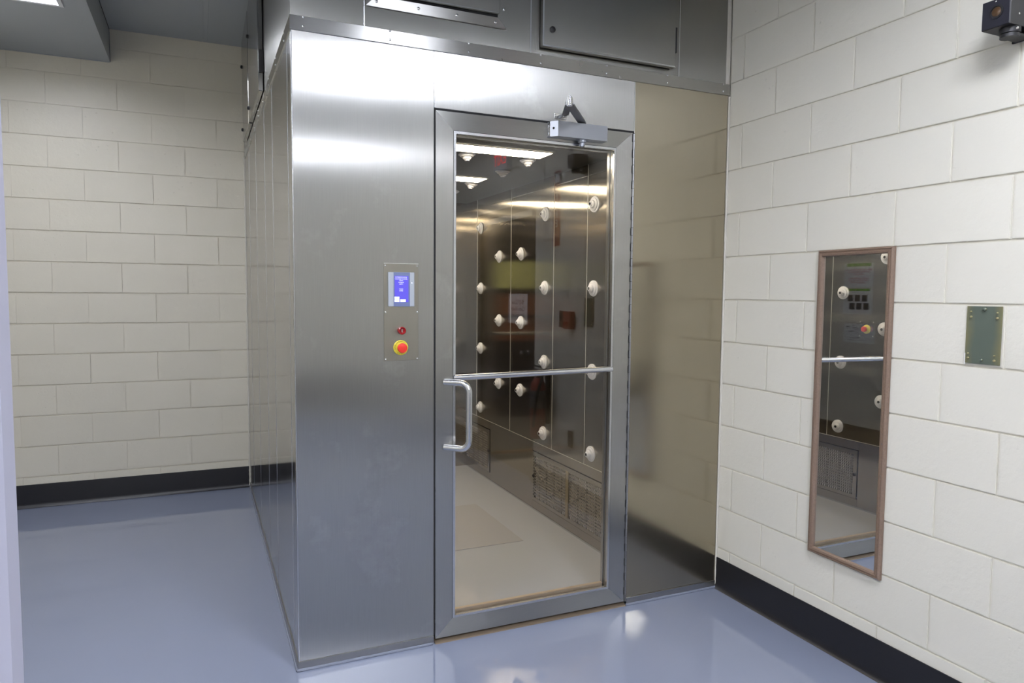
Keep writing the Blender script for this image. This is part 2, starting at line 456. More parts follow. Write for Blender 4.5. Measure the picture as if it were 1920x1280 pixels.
# coved rubber base
def cove(pts_fn, a, b, ax, name):
    MB().prism(pts_fn, ax, a, b).build(name, M['base'], kind='structure')
prof = [(0, 0.155), (0.0035, 0.1545), (0.0045, 0.150), (0.0045, 0.030), (0.007, 0.014), (0.013, 0.005), (0.018, 0.001), (0, 0.0)]
cove([(-0.0045 - p[0], p[1]) for p in prof], -2.06, 0.0, 1, 'baseboard_right')
MB().prism([(-0.0045 - p[0], p[1]) for p in prof], 1, BACK, -3.24).build('baseboard_right', M['base'], kind='structure')
MB().prism([(BD - 0.0045 - p[0], p[1]) for p in prof], 0, LX, -2.0).build('baseboard_back', M['base'], kind='structure')
MB().prism([(LX + p[0], p[1]) for p in prof], 1, BACK, BD - .03).build('baseboard_left', M['base'], kind='structure')

# ceilings: low one at LC everywhere but the pocket over the booth
PX0 = -2.835; PY0 = -0.45
lamps = [(-3.24, 1.54, .29, .29), (-1.05, -2.28, .29, .59), (-1.05, -5.35, .29, .59), (-3.1, -5.1, .29, .59), (-3.05, -1.35, .29, .59)]  # last entry is added to brighten the left floor and back wall
def slab(holes, x0, x1, y0, y1, z):
    """ceiling slab with rectangular openings for the recessed lamps"""
    xs = sorted({x0, x1, *[v for h in holes for v in (h[0], h[1]) if x0 < v < x1]})
    ys = sorted({y0, y1, *[v for h in holes for v in (h[2], h[3]) if y0 < v < y1]})
    mb = MB()
    for i in range(len(xs) - 1):
        for j in range(len(ys) - 1):
            cx, cy = (xs[i] + xs[i + 1]) / 2, (ys[j] + ys[j + 1]) / 2
            if any(h[0] < cx < h[1] and h[2] < cy < h[3] for h in holes): continue
            mb.box(xs[i], xs[i + 1], ys[j], ys[j + 1], z, z + .02)
    return mb
holes = [(x - HW, x + HW, y - HL, y + HL) for x, y, HW, HL in lamps]
mb = slab(holes, LX, PX0, PY0, BD, LC)
lo = slab(holes, LX, 0.0, BACK, PY0, LC)
o1 = mb.build('ceiling', M['ceiling'], kind='structure')
o2 = lo.build('ceiling', M['ceiling'], kind='structure')
# fascia of the pocket with its dark shadow gap and edge bead
fx = MB()
fx.box(PX0 + .0002, PX0 + .005, PY0, BD - .001, LC - .0006, HC - .009)
fx.box(PX0, 0.0, PY0 + .0002, PY0 + .005, LC - .0006, HC - .009)
fx.build('trim_1', M['ceiling'], kind='structure')
MB().box(PX0 + .0005, PX0 + .006, PY0, BD - .002, HC - .009, HC + .004).box(PX0 + .0052, PX0 + .0062, BD - .014, BD - .009, LC + .002, HC - .009).build('trim_2', M['dark_gap'], kind='structure')
MB().box(PX0 + .0052, PX0 + .008, BD - .007, BD - .002, LC, HC - .02).box(LX, PX0, BD - .014, BD - .0006, LC - .003, LC).build('trim_3', M['tbar'], kind='structure')
hi = MB().box(PX0, .12, PY0, BD + .1, HC + .006, HC + .03).build('ceiling', M['tbar'], kind='structure')
for i, (a, b_) in enumerate([(PX0 + .004, -2.262), (-2.232, -1.64), (-1.61, -1.02), (-.99, -.40), (-.37, -.01)]):
    for c, d in [(BD - 1.57, BD - .002), (PY0 + .01, BD - 1.60)]:
        MB().box(a, b_, c, d, HC, HC + .008, .001).build('ceiling_panel', M['ceiling'], hi)
for xx in (-2.247, -1.625, -1.005, -.385):
    MB().box(xx - .0140, xx + .0140, PY0 + .01, BD - .002, HC + .0005, HC + .006).build('ceiling_bar', M['tbar'], hi)

# recessed troffers
for i, (x, y, HW, HL) in enumerate(lamps):
    lab = ['recessed ceiling light over the far left corner by the cream block wall',
           'recessed ceiling light above the photographer, nearest the steel booth',
           'recessed ceiling light further behind on the right side of the room',
           'recessed ceiling light further behind on the left side of the room',
           'added ceiling light above the white steel post, brightens the left floor'][i]
    t = thing('ceiling_light', lab, 'ceiling light', (x, y, LC + .06), 'recessed ceiling lights')
    fr = MB()
    e = .022
    z0 = LC - .004; z1 = LC + .095
    fr.box(x - HW + .0005, x - HW + e, y - HL + .0005, y + HL - .0005, z0, z1)
    fr.box(x + HW - e, x + HW - .0005, y - HL + .0005, y + HL - .0005, z0, z1)
    fr.box(x - HW + e, x + HW - e, y - HL + .0005, y - HL + e, z0, z1)
    fr.box(x - HW + e, x + HW - e, y + HL - e, y + HL - .0005, z0, z1)
    fr.box(x - HW + e, x + HW - e, y - HL + e, y + HL - e, z1 - .006, z1)
    fr.build('housing', M['lamp_white'], t)
    q = .08 if i == 0 else .055
    MB().box(x - HW + q, x + HW - q, y - HL + q, y + HL - q, z1 - .03, z1 - .02).build('lens', M['corner_lens'] if i == 0 else M['room_lens'], t)

# ------------------------------------------------------------------ the air shower booth
booth = thing('air_shower', 'stainless steel cleanroom air shower booth with glass door filling the corner', 'air shower', (-1.0, 1.39, 0))
T = .0015
def panel(name, x0, x1, y0, y1, z0, z1, m, parent=booth, bev=.0012, **k):
    return MB().box(x0, x1, y0, y1, z0, z1, bev).build(name, m, parent, **k)
# front panels (skin 20 mm deep, seams 2 mm)
BZ = .034
PT = .03
panel('front_panel', -BW, X1 - .003, 0.0, PT, BZ, FZ0, M['steel_v'])
panel('front_panel', X1 - .0008, X2 + .0008, 0.0, PT, DT + .004, FZ0, M['steel_v'])
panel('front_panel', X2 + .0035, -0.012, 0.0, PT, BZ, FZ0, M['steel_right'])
# dark joint lines
MB().box(X1 - .003, X1 + .003, .0025, PT - .002, BZ, FZ0 - .002).box(X2 - .003, X2 + .0035, .004, PT - .002, BZ, FZ0 - .002)\
    .box(X1, X2, .003, PT - .002, DT - .006, DT + .004).build('joint_gap', M['dark_gap'], booth)
# angle pieces beside the seams
MB().box(X1 - .0022, X1 - .001, -.0006, .01, DT + .004, FZ0).build('seam_edge', M['tube'], booth)
MB().box(X2 + .0006, X2 + .004, -.0012, .01, DT - .004, FZ0).build('seam_edge', M['tube'], booth)
# left side panels (the fold at the corner, then the sheets)
sy = [PT + .0, 0.137, 0.746, 1.165, 1.746, 2.35, BD - .002]
for a, b_ in zip(sy, sy[1:]):
    panel('side_panel', -BW, -BW + .03, a + .0008, b_ - .0008, BZ, FZ0, M['steel_side'])
for a in sy[1:-1]:
    MB().box(-BW - .0008, -BW + .004, a - .002, a + .002, BZ, FZ0).build('seam_edge', M['tube'], booth)
panel('corner_edge', -BW - .001, -BW + .0025, -.001, .0025, BZ, FZ0, M['tube'], bev=.0006)
# base flashing and sealant
MB().prism([(-.004, 0), (-.004, BZ - .002), (-.0035, BZ), (0.02, BZ), (0.02, 0)], 0, -BW - .004, X1 - .004).build('base_flashing', M['flash'], booth)
MB().prism([(-.004, 0.004), (-.004, BZ - .002), (-.0035, BZ), (0.02, BZ), (0.02, 0.004)], 0, X2 + .006, -.012).build('base_flashing', M['flash'], booth)
MB().prism([(-BW - .004, 0), (-BW - .004, BZ - .002), (-BW - .0035, BZ), (-BW + .02, BZ), (-BW + .02, 0)], 1, .0205, BD - .02).build('base_flashing', M['flash'], booth)
MB().box(X2 + .006, -.012, -.0046, -.0036, BZ - .0016, BZ + .0004).build('flashing_lip', M['tube'], booth)
def bead(p0, p1, r, name, m, amp=.3, n=60):
    p0 = Vector(p0); p1 = Vector(p1); mb = MB(); pts = []
    t = (p1 - p0).normalized(); up = t.orthogonal().normalized(); v = t.cross(up); rings = []
    for i in range(n + 1):
        rr = r * (1 + amp * random.uniform(-1, 1))
        rings.append([mb.bm.verts.new(p0.lerp(p1, i / n) + rr * (math.cos(2 * PI * k / 8) * up + math.sin(2 * PI * k / 8) * v)) for k in range(8)])
    for A, B in zip(rings, rings[1:]):
        for k in range(8):
            fc = mb.bm.faces.new((A[k], A[(k + 1) % 8], B[(k + 1) % 8], B[k])); fc.smooth = True
    return mb.build(name, m, booth)
bead((-BW - .008, -.007, .003), (X1 - .01, -.007, .003), .0065, 'sealant_bead', M['sealant'], .14)
bead((X2, -.007, .003), (-.004, -.007, .003), .0065, 'sealant_bead', M['sealant'], .18)
bead((-BW - .006, -.01, .003), (-BW - .006, BD - .02, .003), .0055, 'sealant_bead', M['sealant'], .15)
bead((-.006, -.002, .004), (-.006, -.002, 2.38), .0058, 'wall_caulk', M['caulk'], .12, 160)
bead((-BW - .004, BD - .008, .004), (-BW - .004, BD - .008, 2.40), .0055, 'wall_caulk', M['caulk'], .3, 160)

# riveted band and the upper housing
panel('band', -BW - .003, -.004, -.004, .012, FZ0, FZ1, M['steel_h'], bev=.001)
panel('band', -BW - .0045, -BW + .012, -.0045, BD - .03, FZ0, FZ1, M['steel_h'], bev=.001)
def screw(p, d, r=.0048, parent=booth, name='screw', m=None):
    return MB().lathe([(r, 0), (r, .0012), (r * .75, .0028), (r * .3, .0036), (0, .0037)], p, d, 10).build(name, m or M['screw'], parent)
for i in range(7):
    x = -1.957 + i * .3186
    for z in (2.4005, 2.4335): screw((x, -.004, z - .0), (0, -1, 0))
for i in range(9):
    y = .17 + i * .3186
    for z in (2.398, 2.426): screw((-BW - .0045, y, z), (-1, 0, 0))
panel('upper_panel', -BW, -1.7365, 0.002, .03, FZ1, HC - .004, M['steel_up'])
panel('upper_panel', -1.7335, -1.048, 0.002, .03, FZ1, HC - .004, M['steel_up'])
panel('upper_panel', -1.045, -.30, 0.002, .03, FZ1, HC - .004, M['steel_up'])
panel('upper_panel', -.297, -.026, 0.002, .03, FZ1, HC - .004, M['steel_up'])
panel('upper_side_panel', -BW, -BW + .03, .03, 1.075, FZ1, HC - .004, M['steel_up'])
panel('upper_side_panel', -BW, -BW + .03, 1.078, BD - .004, FZ1, HC - .004, M['steel_up'])
for xx in (-1.735, -1.0465, -.2985):
    MB().box(xx - .0022, xx + .0022, .0008, .01, FZ1, HC - .006).build('seam_edge', M['tube'], booth)
panel('filler_strip', -.026, -.005, -.001, .02, FZ1, HC - .004, M['caulk'])

# fan filter frame on the front, above the control panel
fx0, fx1, fz = -1.73, -1.158, 2.513
fr = MB(); fl = .040
A, B = fx0, fx1; ztop = HC - .06
def mitre(mb, outer, inner, y0, y1):
    mb.prism(outer + inner[::-1], 1, y0, y1)
parts = [([(A, fz), (B, fz)], [(A + fl, fz + fl), (B - fl, fz + fl)]),
         ([(A, ztop), (B, ztop)], [(A + fl, ztop - fl), (B - fl, ztop - fl)]),
         ([(A, fz), (A, ztop)], [(A + fl, fz + fl), (A + fl, ztop - fl)]),
         ([(B, fz), (B, ztop)], [(B - fl, fz + fl), (B - fl, ztop - fl)])]
ff = None
for k, (o_, i_) in enumerate(parts):
    mb = MB(); mitre(mb, o_, i_, -.006, .001)
    mb.build('filter_frame', M['steel_h'] if k < 2 else M['steel_up'], booth)
MB().box(A + fl, B - fl, -.008, .0015, fz + fl, ztop - fl).build('frame_gap', M['dark_gap'], booth)
hb = panel('filter_cover', A + fl + .002, B - fl - .001, -.034, -.008, fz + fl + .006, ztop - fl - .006, M['steel_up'], bev=.002)
for x in (-1.69, -1.527, -1.371, -1.207): screw((x, -.006, fz + .020), (0, -1, 0), .0062)
screw((B - .014, -.006, fz + .075), (0, -1, 0), .0062)

# electrical enclosures
def enclosure_front():
    t = thing('electrical_enclosure', 'flat steel cabinet door with round black latch above the glass door', 'cabinet', (-.675, 0, 2.463), 'steel cabinets above the booth band')
    x0, x1, z0, z1 = -1.007, -.341, 2.463, 3.10
    MB().box(x0 + .01, x1 - .004, -.008, .0016, z0 + .008, z1 - .008).build('body', M['dark_gap'], t)
    MB().box(x0, x1, -.030, -.006, z0, z1, .003).build('door', M['steel_up'], t)
    fr = MB().prism([(x0, z0), (x1, z0), (x1 - .006, z0 + .006), (x0 + .006, z0 + .006)], 1, -.0325, -.028)
    fr.prism([(x0, z0), (x0 + .006, z0 + .006), (x0 + .006, z1), (x0, z1)], 1, -.0325, -.028)
    fr.build('door_rim', M['tube'], t)
    MB().lathe([(.0125, 0), (.0125, .004), (.009, .006), (0, .006)], (-.962, -.030, 2.534), (0, -1, 0), 20).build('latch', M['black_plastic'], t)
    MB().box(x1 - .002, x1 + .009, -.028, -.004, 2.53, 2.64, .001).build('hinge', M['black_plastic'], t, label='black hinge block')
enclosure_front()
def enclosure_side(y0, y1, lab, latch_y, hinge_y):
    t = thing('electrical_enclosure', lab, 'cabinet', (-BW, (y0 + y1) / 2, 2.445), 'steel cabinets above the booth band')
    z0, z1 = 2.445, 3.10; d = .024
    MB().box(-BW - .007, -BW - .0004, y0 + .012, y1 - .012, z0 + .012, z1 - .012).build('body', M['dark_gap'], t)
    MB().box(-BW - d - .005, -BW - .006, y0, y1, z0, z1, .0018).build('door', M['steel_side'], t)
    for z in (2.52, 2.93):
        MB().lathe([(.011, 0), (.011, .006), (.007, .010), (0, .010)], (-BW - d - .005, latch_y, z), (-1, 0, 0), 16).build('latch', M['black_plastic'], t)
    MB().box(-BW - d - .002, -BW - .002, hinge_y - .010, hinge_y + .008, 2.535, 2.64, .001).build('hinge', M['black_plastic'], t)
enclosure_side(1.10, 1.83, 'nearer thin steel cabinet door high on the left side of the booth', 1.80, 1.092)
enclosure_side(1.865, 2.45, 'farther thin steel cabinet door high on the booth side, beside the rear wall', 2.42, 1.86)

# ---------- door with its hardware
def door(y, far=False):
    """framed glass door, outer face at y, 45 mm thick, opening away from the booth"""
    s = 1 if not far else -1
    par = booth
    yo = lambda v: y + s * v
    def ybox(mb, x0, x1, a, b_, z0, z1, bev=0):
        ya, yb = sorted((yo(a), yo(b_))); return mb.box(x0, x1, ya, yb, z0, z1, bev)
    def yprism(mb, pts, a, b_):
        ya, yb = sorted((yo(a), yo(b_))); return mb.prism(pts, 1, ya, yb)
    x0, x1, z0, z1 = X1 + .004, X2 - .006, 0.018, DT - .004
    e = .085; g0, g1, gz0, gz1 = x0 + e - .006, x1 - e + .010, z0 + .082 - .004, z1 - e + .002
    xi0, xi1, zi0, zi1 = -1.381, -.625, .094, 2.088
    leaf = yprism(MB(), [(x0, z0), (xi0, zi0), (xi0, zi1), (x0, z1)], 0.0, .045).build('door', M['steel_v'], par)
    yprism(MB(), [(x1, z0), (xi1, zi0), (xi1, zi1), (x1, z1)], 0.0, .045).build('door_stile', M['steel_v'], leaf)
    yprism(MB(), [(x0, z1), (xi0, zi1), (xi1, zi1), (x1, z1)], 0.0006, .045).build('top_rail', M['steel_door_h'], leaf)
    yprism(MB(), [(x0, z0), (xi0, zi0), (xi1, zi0), (x1, z0)], 0.0006, .045).build('bottom_rail', M['steel_door_h'], leaf)
    # glazing bead: narrow raised lip, set-back reveal
    b1 = .010; 
    mb = MB()
    ybox(mb, xi0, xi0 + b1, -.0012, .016, zi0, zi1); ybox(mb, xi1 - b1, xi1, -.0012, .016, zi0, zi1)
    ybox(mb, xi0 + b1, xi1 - b1, -.0012, .016, zi0, zi0 + b1); ybox(mb, xi0 + b1, xi1 - b1, -.0012, .016, zi1 - b1, zi1)
    mb.build('glazing_bead', M['tube'], leaf)
    mb = MB()
    w_ = .018
    ybox(mb, xi0 + b1, xi0 + w_, .026, .044, zi0 + .002, zi1 - .002); ybox(mb, xi1 - w_, xi1 - b1, .026, .044, zi0 + .002, zi1 - .002)
    ybox(mb, xi0 + w_, xi1 - w_, .026, .044, zi1 - w_, zi1 - b1)
    mb.build('inner_bead', M['steel_v'], leaf)
    ybox(MB(), xi0 + b1, xi1 - b1, .026, .044, zi0 + .002, zi0 + w_ + .004).build('inner_sill_bead', M['tan'], leaf)
    mb = MB()   # thin dark strips standing in for the shadow line around the bead
    ybox(mb, xi0 - .0016, xi0, -.0005, .01, zi0, zi1); ybox(mb, xi0, xi1, -.0004, .01, zi1, zi1 + .0018); ybox(mb, xi1, xi1 + .0016, -.0005, .01, zi0, zi1)
    mb.build('bead_shadow_strip', M['dark_gap'], leaf)
    ybox(MB(), xi0 + .004, xi1 - .004, .018, .024, zi0 + .004, zi1 - .004).build('glass_pane', M['glass'], leaf)
    # horizontal safety bar on the outside of the glass
    bar_y = yo(.034)
    MB().lathe([(.0125, 0), (.0125, xi1 - xi0 - .002)], (xi0 + .001, yo(.003), 1.100), (1, 0, .012), 18).build('push_bar', M['tube'], leaf)
    # continuous hinge
    hg = MB()
    for k in range(62):
        z = .02 + k * .0345
        hg.lathe([(.0046, 0), (.0046, .0325)], (X2 - .0005, yo(-.0025), z), (0, 0, 1), 8)
    hg.build('hinge', M['hinge'], leaf, kind='stuff')
    hg = MB()
    for k in range(31):
        ybox(hg, X2 - .0085, X2 - .004, -.0014, .004, .052 + k * .069, .052 + k * .069 + .034)
    hg.build('hinge_gap', M['dark_gap'], leaf, kind='stuff')
    # pull handle
    pts = []
    zc_t, zc_b = 1.085, .817
    A0 = Vector((-1.418, yo(0), zc_t)); 
    ox, oy = .078, -.078
    def path(n=8):
        P = []
        rad = .038
        dirv = Vector((ox, s * oy, 0)); ln = dirv.length; dn = dirv.normalized()
        P.append(Vector((-1.418, yo(0.0), zc_t)))
        P.append(Vector((-1.418, yo(0.0), zc_t)) + dn * (ln - rad))
        c = Vector((-1.418, yo(0.0), zc_t)) + dn * (ln - rad) + Vector((0, 0, -rad))
        for k in range(1, n + 1):
            a = k / n * PI / 2; P.append(c + dn * rad * math.sin(a) + Vector((0, 0, rad * math.cos(a))))
        c2 = Vector((-1.418, yo(0.0), zc_b)) + dn * (ln - rad) + Vector((0, 0, rad))
        for k in range(0, n):
            a = k / n * PI / 2; P.append(c2 + dn * rad * math.cos(a) + Vector((0, 0, -rad * math.sin(a))))
        P.append(Vector((-1.418, yo(0.0), zc_b)) + dn * (ln - rad)); P.append(Vector((-1.418, yo(0.0), zc_b)))
        return P
    MB().tube(path(), .0132, 18).build('pull_handle', M['tube'], leaf)
    if far: return leaf
    # door closer
    cx0, cx1, cz0, cz1, cy = -.965, -.700, 2.100, 2.163, -.052
    MB().prism([(cx0, 0), (cx0, -.026), (cx0 + .024, cy), (cx1 - .004, cy), (cx1, cy + .004), (cx1, 0)], 2, cz0, cz1).build('closer_body', M['closer_paint'], leaf, label='grey painted door closer body')
    MB().prism([(cx0 - .0015, -.001), (cx0 - .0015, -.0255), (cx0 + .0, -.0255), (cx0 + .0, -.001)], 2, cz0 + .004, cz1 - .004).build('closer_end_cap', M['chrome'], leaf)
    for z in (cz0 + .017, cz0 + .045):
        MB().lathe([(.0075, 0), (.0065, .002), (.003, .003), (0, .003)], (cx0 - .0015, -.0135, z), (-1, 0, 0), 14).build('closer_screw', M['chrome'], leaf)
    MB().lathe([(.005, 0), (.004, .002), (0, .002)], (cx0 + .010, -.0375, cz0 + .034), (-.74, -.66, 0), 10).build('closer_screw', M['dark_gap'], leaf)
    sp = (-.812, -.026)
    MB().lathe([(.018, 0), (.018, .010), (.011, .014), (.011, .026), (.006, .030), (0, .030)], (sp[0], sp[1], cz0), (0, 0, -1), 18).build('closer_spindle', M['closer_paint'], leaf)
    MB().cyl((sp[0], sp[1], cz1), (sp[0], sp[1], cz1 + .012), .015).build('closer_spindle', M['closer_paint'], leaf)
    el = Vector((-.986, -.232, 2.192))
    MB().quadbar((sp[0], sp[1], cz1 + .008), el - Vector((0, 0, .010)), .032, .007, (0, 0, 1)).build('closer_arm', M['closer_arm'], leaf, label='dark main arm of the closer')
    ft = Vector((-.898, -.030, 2.196))
    MB().quadbar(el + Vector((0, 0, -.001)), ft, .028, .006, (0, 0, 1)).build('closer_arm', M['closer_arm'], leaf, label='shorter fore arm of the closer')
    MB().lathe([(.011, -.016), (.011, -.010), (.013, -.010), (.013, .004), (.0115, .005), (.0115, .014), (.008, .017), (.005, .018), (.005, .022), (0, .022)], el, (0, 0, 1), 16).build('closer_joint', M['chrome'], leaf)
    MB().box(-.935, -.878, -.004, .001, 2.184, 2.206, .001).box(-.908, -.890, -.034, -.003, 2.186, 2.202, .002)\
        .lathe([(.006, 0), (.004, .003), (0, .003)], (-.928, -.004, 2.195), (0, -1, 0), 10).lathe([(.006, 0), (.004, .003), (0, .003)], (-.884, -.004, 2.195), (0, -1, 0), 10)\
        .build('closer_bracket', M['chrome'], leaf)
    return leaf
leaf = door(0.0)
door(BD - .06, True)
# threshold and sill
MB().prism([(-.012, 0.0), (-.010, .004), (.020, .016), (.12, .018), (.12, 0)], 0, X1 + .001, X2 - .001).build('threshold', M['threshold'], booth, label='tan metal threshold under the door')
MB().box(X1, X2, .052, .13, .018, .060).build('door_sill', M['tan'], booth)

# ---------- interior shell
zj = .49
seams = [.13, .704, 1.104, 1.743, 2.387, 2.66]
def inner_walls(x, face, grilles, seams=seams):
    s = 1 if face > 0 else -1
    xo = x - s * .03
    lo_, hi_ = sorted((x, xo))
    for a, b_ in zip(seams, seams[1:]):
        panel('inner_wall_panel', lo_, hi_, a + .001, b_ - .001, zj + .001, IC, M['steel_in'], bev=.0012)
    l2 = [seams[0]] + [v for g in grilles for v in g] + [seams[-1]]
    l2 = sorted(l2)
    for a, b_ in zip(l2, l2[1:]):
        if any(abs(a - g[0]) < 1e-6 for g in grilles):
            panel('lower_wall_panel', lo_, hi_, a + .001, b_ - .001, .432, zj - .001, M['steel_in'], bev=.001)
            panel('lower_wall_panel', lo_, hi_, a + .001, b_ - .001, IF, .105, M['steel_in'], bev=.001)
        else:
            if b_ - a > .01: panel('lower_wall_panel', lo_, hi_, a + .001, b_ - .001, IF, zj - .001, M['steel_in'], bev=.001)
    MB().box(min(x, x + s * .002), max(x, x + s * .002), seams[0], seams[-1], IF, IF + .010).build('wall_base_bead', M['tube'], booth)
    for v in seams[1:-1]:
        MB().box(min(x - s * .004, x + s * .0012), max(x - s * .004, x + s * .0012), v - .0014, v + .0014, zj, IC - .0).build('seam_edge', M['seam'], booth)
    MB().box(min(x - s * .004, x + s * .0012), max(x - s * .004, x + s * .0012), seams[0], seams[-1], zj - .0014, zj + .0014).build('seam_edge', M['seam'], booth)
def grille(x, face, y0, y1, knob_y, hinge_y, halves):
    """perforated return-air grille with its filter behind"""
    s = 1 if face > 0 else -1
    z0, z1 = .107, .430
    X = lambda d: x + s * d
    def bx(mb, a, b_, ya, yb, za, zb):
        p, q = sorted((X(a), X(b_))); return mb.box(p, q, ya, yb, za, zb)
    fr = bx(MB(), -.040, -.034, y0, y1, z0, z1).build('grille', M['brown_plate'], booth)
    b = .030
    m1 = MB()
    bx(m1, -.004, .004, y0 + .002, y1 - .002, z1 - b, z1 - .002); bx(m1, -.004, .004, y0 + .002, y1 - .002, z0 + .002, z0 + b * .8)
    bx(m1, -.004, .004, y0 + .002, y0 + b, z0 + b * .8, z1 - b); bx(m1, -.004, .004, y1 - b, y1 - .002, z0 + b * .8, z1 - b)
    m1.build('grille_frame', M['steel_in'], fr)
    ya, yb, za, zb = y0 + b, y1 - b, z0 + b * .8, z1 - b
    m2 = MB(); nz = round((zb - za) / .0185); ny = round((yb - ya) / .0165)
    for k in range(1, nz):
        z = za + (zb - za) * k / nz; bx(m2, -.002, .0012, ya, yb, z - .0050, z + .0050)
    for k in range(1, ny, 6):
        v = ya + (yb - ya) * k / ny; bx(m2, -.0024, .0012, v - .0036, v + .0036, za, zb)
    m2.build('perforated_screen', M['steel_dull'], fr, kind='stuff')
    m2 = MB()
    for k in range(1, ny):
        v = ya + (yb - ya) * k / ny; bx(m2, -.0052, -.0022, v - .0034, v + .0034, za, zb)
    m2.build('screen_tabs', M['nozzle_dull'], fr, kind='stuff')
    wd = (yb - ya) / halves
    for h in range(halves):
        A = ya + wd * h
        n = 3
        m3 = MB()
        for i in range(n + 1):
            for j in (0, 1):
                pass
        cw = wd / 2; ch = (zb - za) / 2
        for i in range(2):
            for j in range(2):
                cy, cz = A + cw * (i + .5), za + ch * (j + .5)
                dpts = [(cy - cw / 2, cz), (cy, cz + ch / 2), (cy + cw / 2, cz), (cy, cz - ch / 2)]
                for p, q in zip(dpts, dpts[1:] + dpts[:1]):
                    m3.quadbar((X(.003), p[0], p[1]), (X(.003), q[0], q[1]), .0045, .0022, (1, 0, 0))
        m3.build('grille_rib', M['steel_dull'], fr)
        if h:
            bx(MB(), -.002, .006, A - .020, A + .012, za - .004, zb + .004).build('grille_mullion', M['mull'], fr)
    MB().lathe([(.011, 0), (.011, .004), (.007, .007), (0, .007)], (X(.004), knob_y, (z0 + z1) / 2), (s, 0, 0), 14).build('grille_knob', M['black_plastic'], fr)
    m4 = MB()
    for k in range(14):
        z = z0 + .035 + k * .019
        bx(m4, .0035, .0045, hinge_y - .003, hinge_y + .003, z, z + .011)
    m4.build('grille_slot', M['dark_gap'], fr)
M['nozzle_dull'] = plain('filter_mesh', (0.82, 0.79, 0.74), 0.45, 0.0)
M['steel_dull'] = plain('perforated_steel', (0.42, 0.395, 0.36), 0.38, 0.8)
M['mull'] = plain('beige_mullion', (0.34, 0.29, 0.20), 0.5, 0.4)
inner_walls(XR, -1, [(.42, 1.37), (2.10, 2.655)])
inner_walls(XL, 1, [(.552, 1.02)], [.13, .815, 1.35, 2.0, 2.66])
grille(XR, -1, .425, 1.365, 1.345, 1.345, 2)
grille(XR, -1, 2.105, 2.655, 2.122, 2.64, 1)
grille(XL, 1, .556, 1.015, .575, 1.0, 1)
# floor, ceiling, jambs of the interior
panel('inner_floor', XL, XR, .13, 2.66, .01, IF, M['in_floor'], bev=0)
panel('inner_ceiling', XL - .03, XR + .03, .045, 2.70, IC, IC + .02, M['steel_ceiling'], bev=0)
MB().box(XR - .004, XR - .0, .13, 2.66, IC - .062, IC - .060).build('cornice_edge', M['tube'], booth)
for a, b_ in ((XL - .03, X1 + .0), (X2 - .0, XR + .03)):
    panel('jamb', a, b_, .05, .13, .01, IC, M['steel_in'])
    panel('jamb', a, b_, 2.62, 2.70, .01, IC, M['steel_in'])
panel('jamb', X1 - .06, X1 - .003, .0305, .052, .01, IC, M['steel_in'])
panel('jamb', X2 + .004, X2 + .06, .0305, .052, .01, IC, M['steel_in'])
panel('floor_grate', -1.35, -.666, .842, 1.595, IF, IF + .003, M['mat_beige'], bev=.001, label='faint beige perforated floor plate')

# nozzles
NZ = [(.043, 0), (.0435, .004), (.042, .007), (.034, .0085), (.034, .014), (.031, .0165), (.0215, .018), (.0225, .022), (.0205, .028), (.0150, .032), (.0125, .033), (.0125, .038), (.0115, .039), (.0085, .039), (.0080, .024), (0, .024)]
me_n = None
def nozzle(p, d):
    global me_n
    if me_n is None:
        bm = MB().lathe([(r, t * .88) for r, t in NZ], (0, 0, 0), (0, 0, 1), 28).bm
        for fc in bm.faces:
            fc.material_index = 0
            if fc.calc_center_median().z > 0.0205 and fc.calc_center_median().xy.length < .0092: fc.material_index = 1
        bmesh.ops.recalc_face_normals(bm, faces=bm.faces)
        me_n = bpy.data.meshes.new('nozzle'); bm.to_mesh(me_n); bm.free(); me_n.set_sharp_from_angle(angle=.6)
        me_n.materials.append(M['nozzle']); me_n.materials.append(M['dark_gap'])
    o = bpy.data.objects.new('nozzle', me_n); COL.objects.link(o); o.parent = booth
    q = Vector(d).to_track_quat('Z', 'Y').to_matrix().to_4x4()
    o.matrix_local = Matrix.Translation(Vector(p) - booth.location) @ q
    return o
for y, zs in ((2.305, (.57, 1.025, 1.48, 1.932)), (1.944, (.80, 1.25, 1.703)), (1.573, (.797, 1.25, 1.705)),
              (1.218, (.57, 1.02, 1.48, 1.932)), (.626, (.565, 1.02, 1.475, 1.927))):
    for z in zs: nozzle((XR - .0005, y, z), (-1, random.uniform(-.12, .02), random.uniform(-.06, .03)))
for y, zs in ((2.305, (.57, 1.025, 1.48, 1.932)), (1.573, (.797, 1.25, 1.705)), (1.218, (.57, 1.02, 1.48, 1.932)),
              (.722, (.565, 1.00, 1.466, 1.92)), (.40, (.777, 1.238, 1.689))):
    for z in zs: nozzle((XL + .0005, y, z), (1, random.uniform(-.2, -.02), random.uniform(-.06, .03)))
for x, y in ((-1.06, .71), (-.715, .715), (-.70, 1.09), (-.70, 1.61), (-.70, 1.96), (-1.30, 1.05), (-1.30, 1.62), (-1.30, 1.95)):
    nozzle((x, y + .012, IC - .0005), (random.uniform(-.2, .05), random.uniform(-.05, .1), -1))

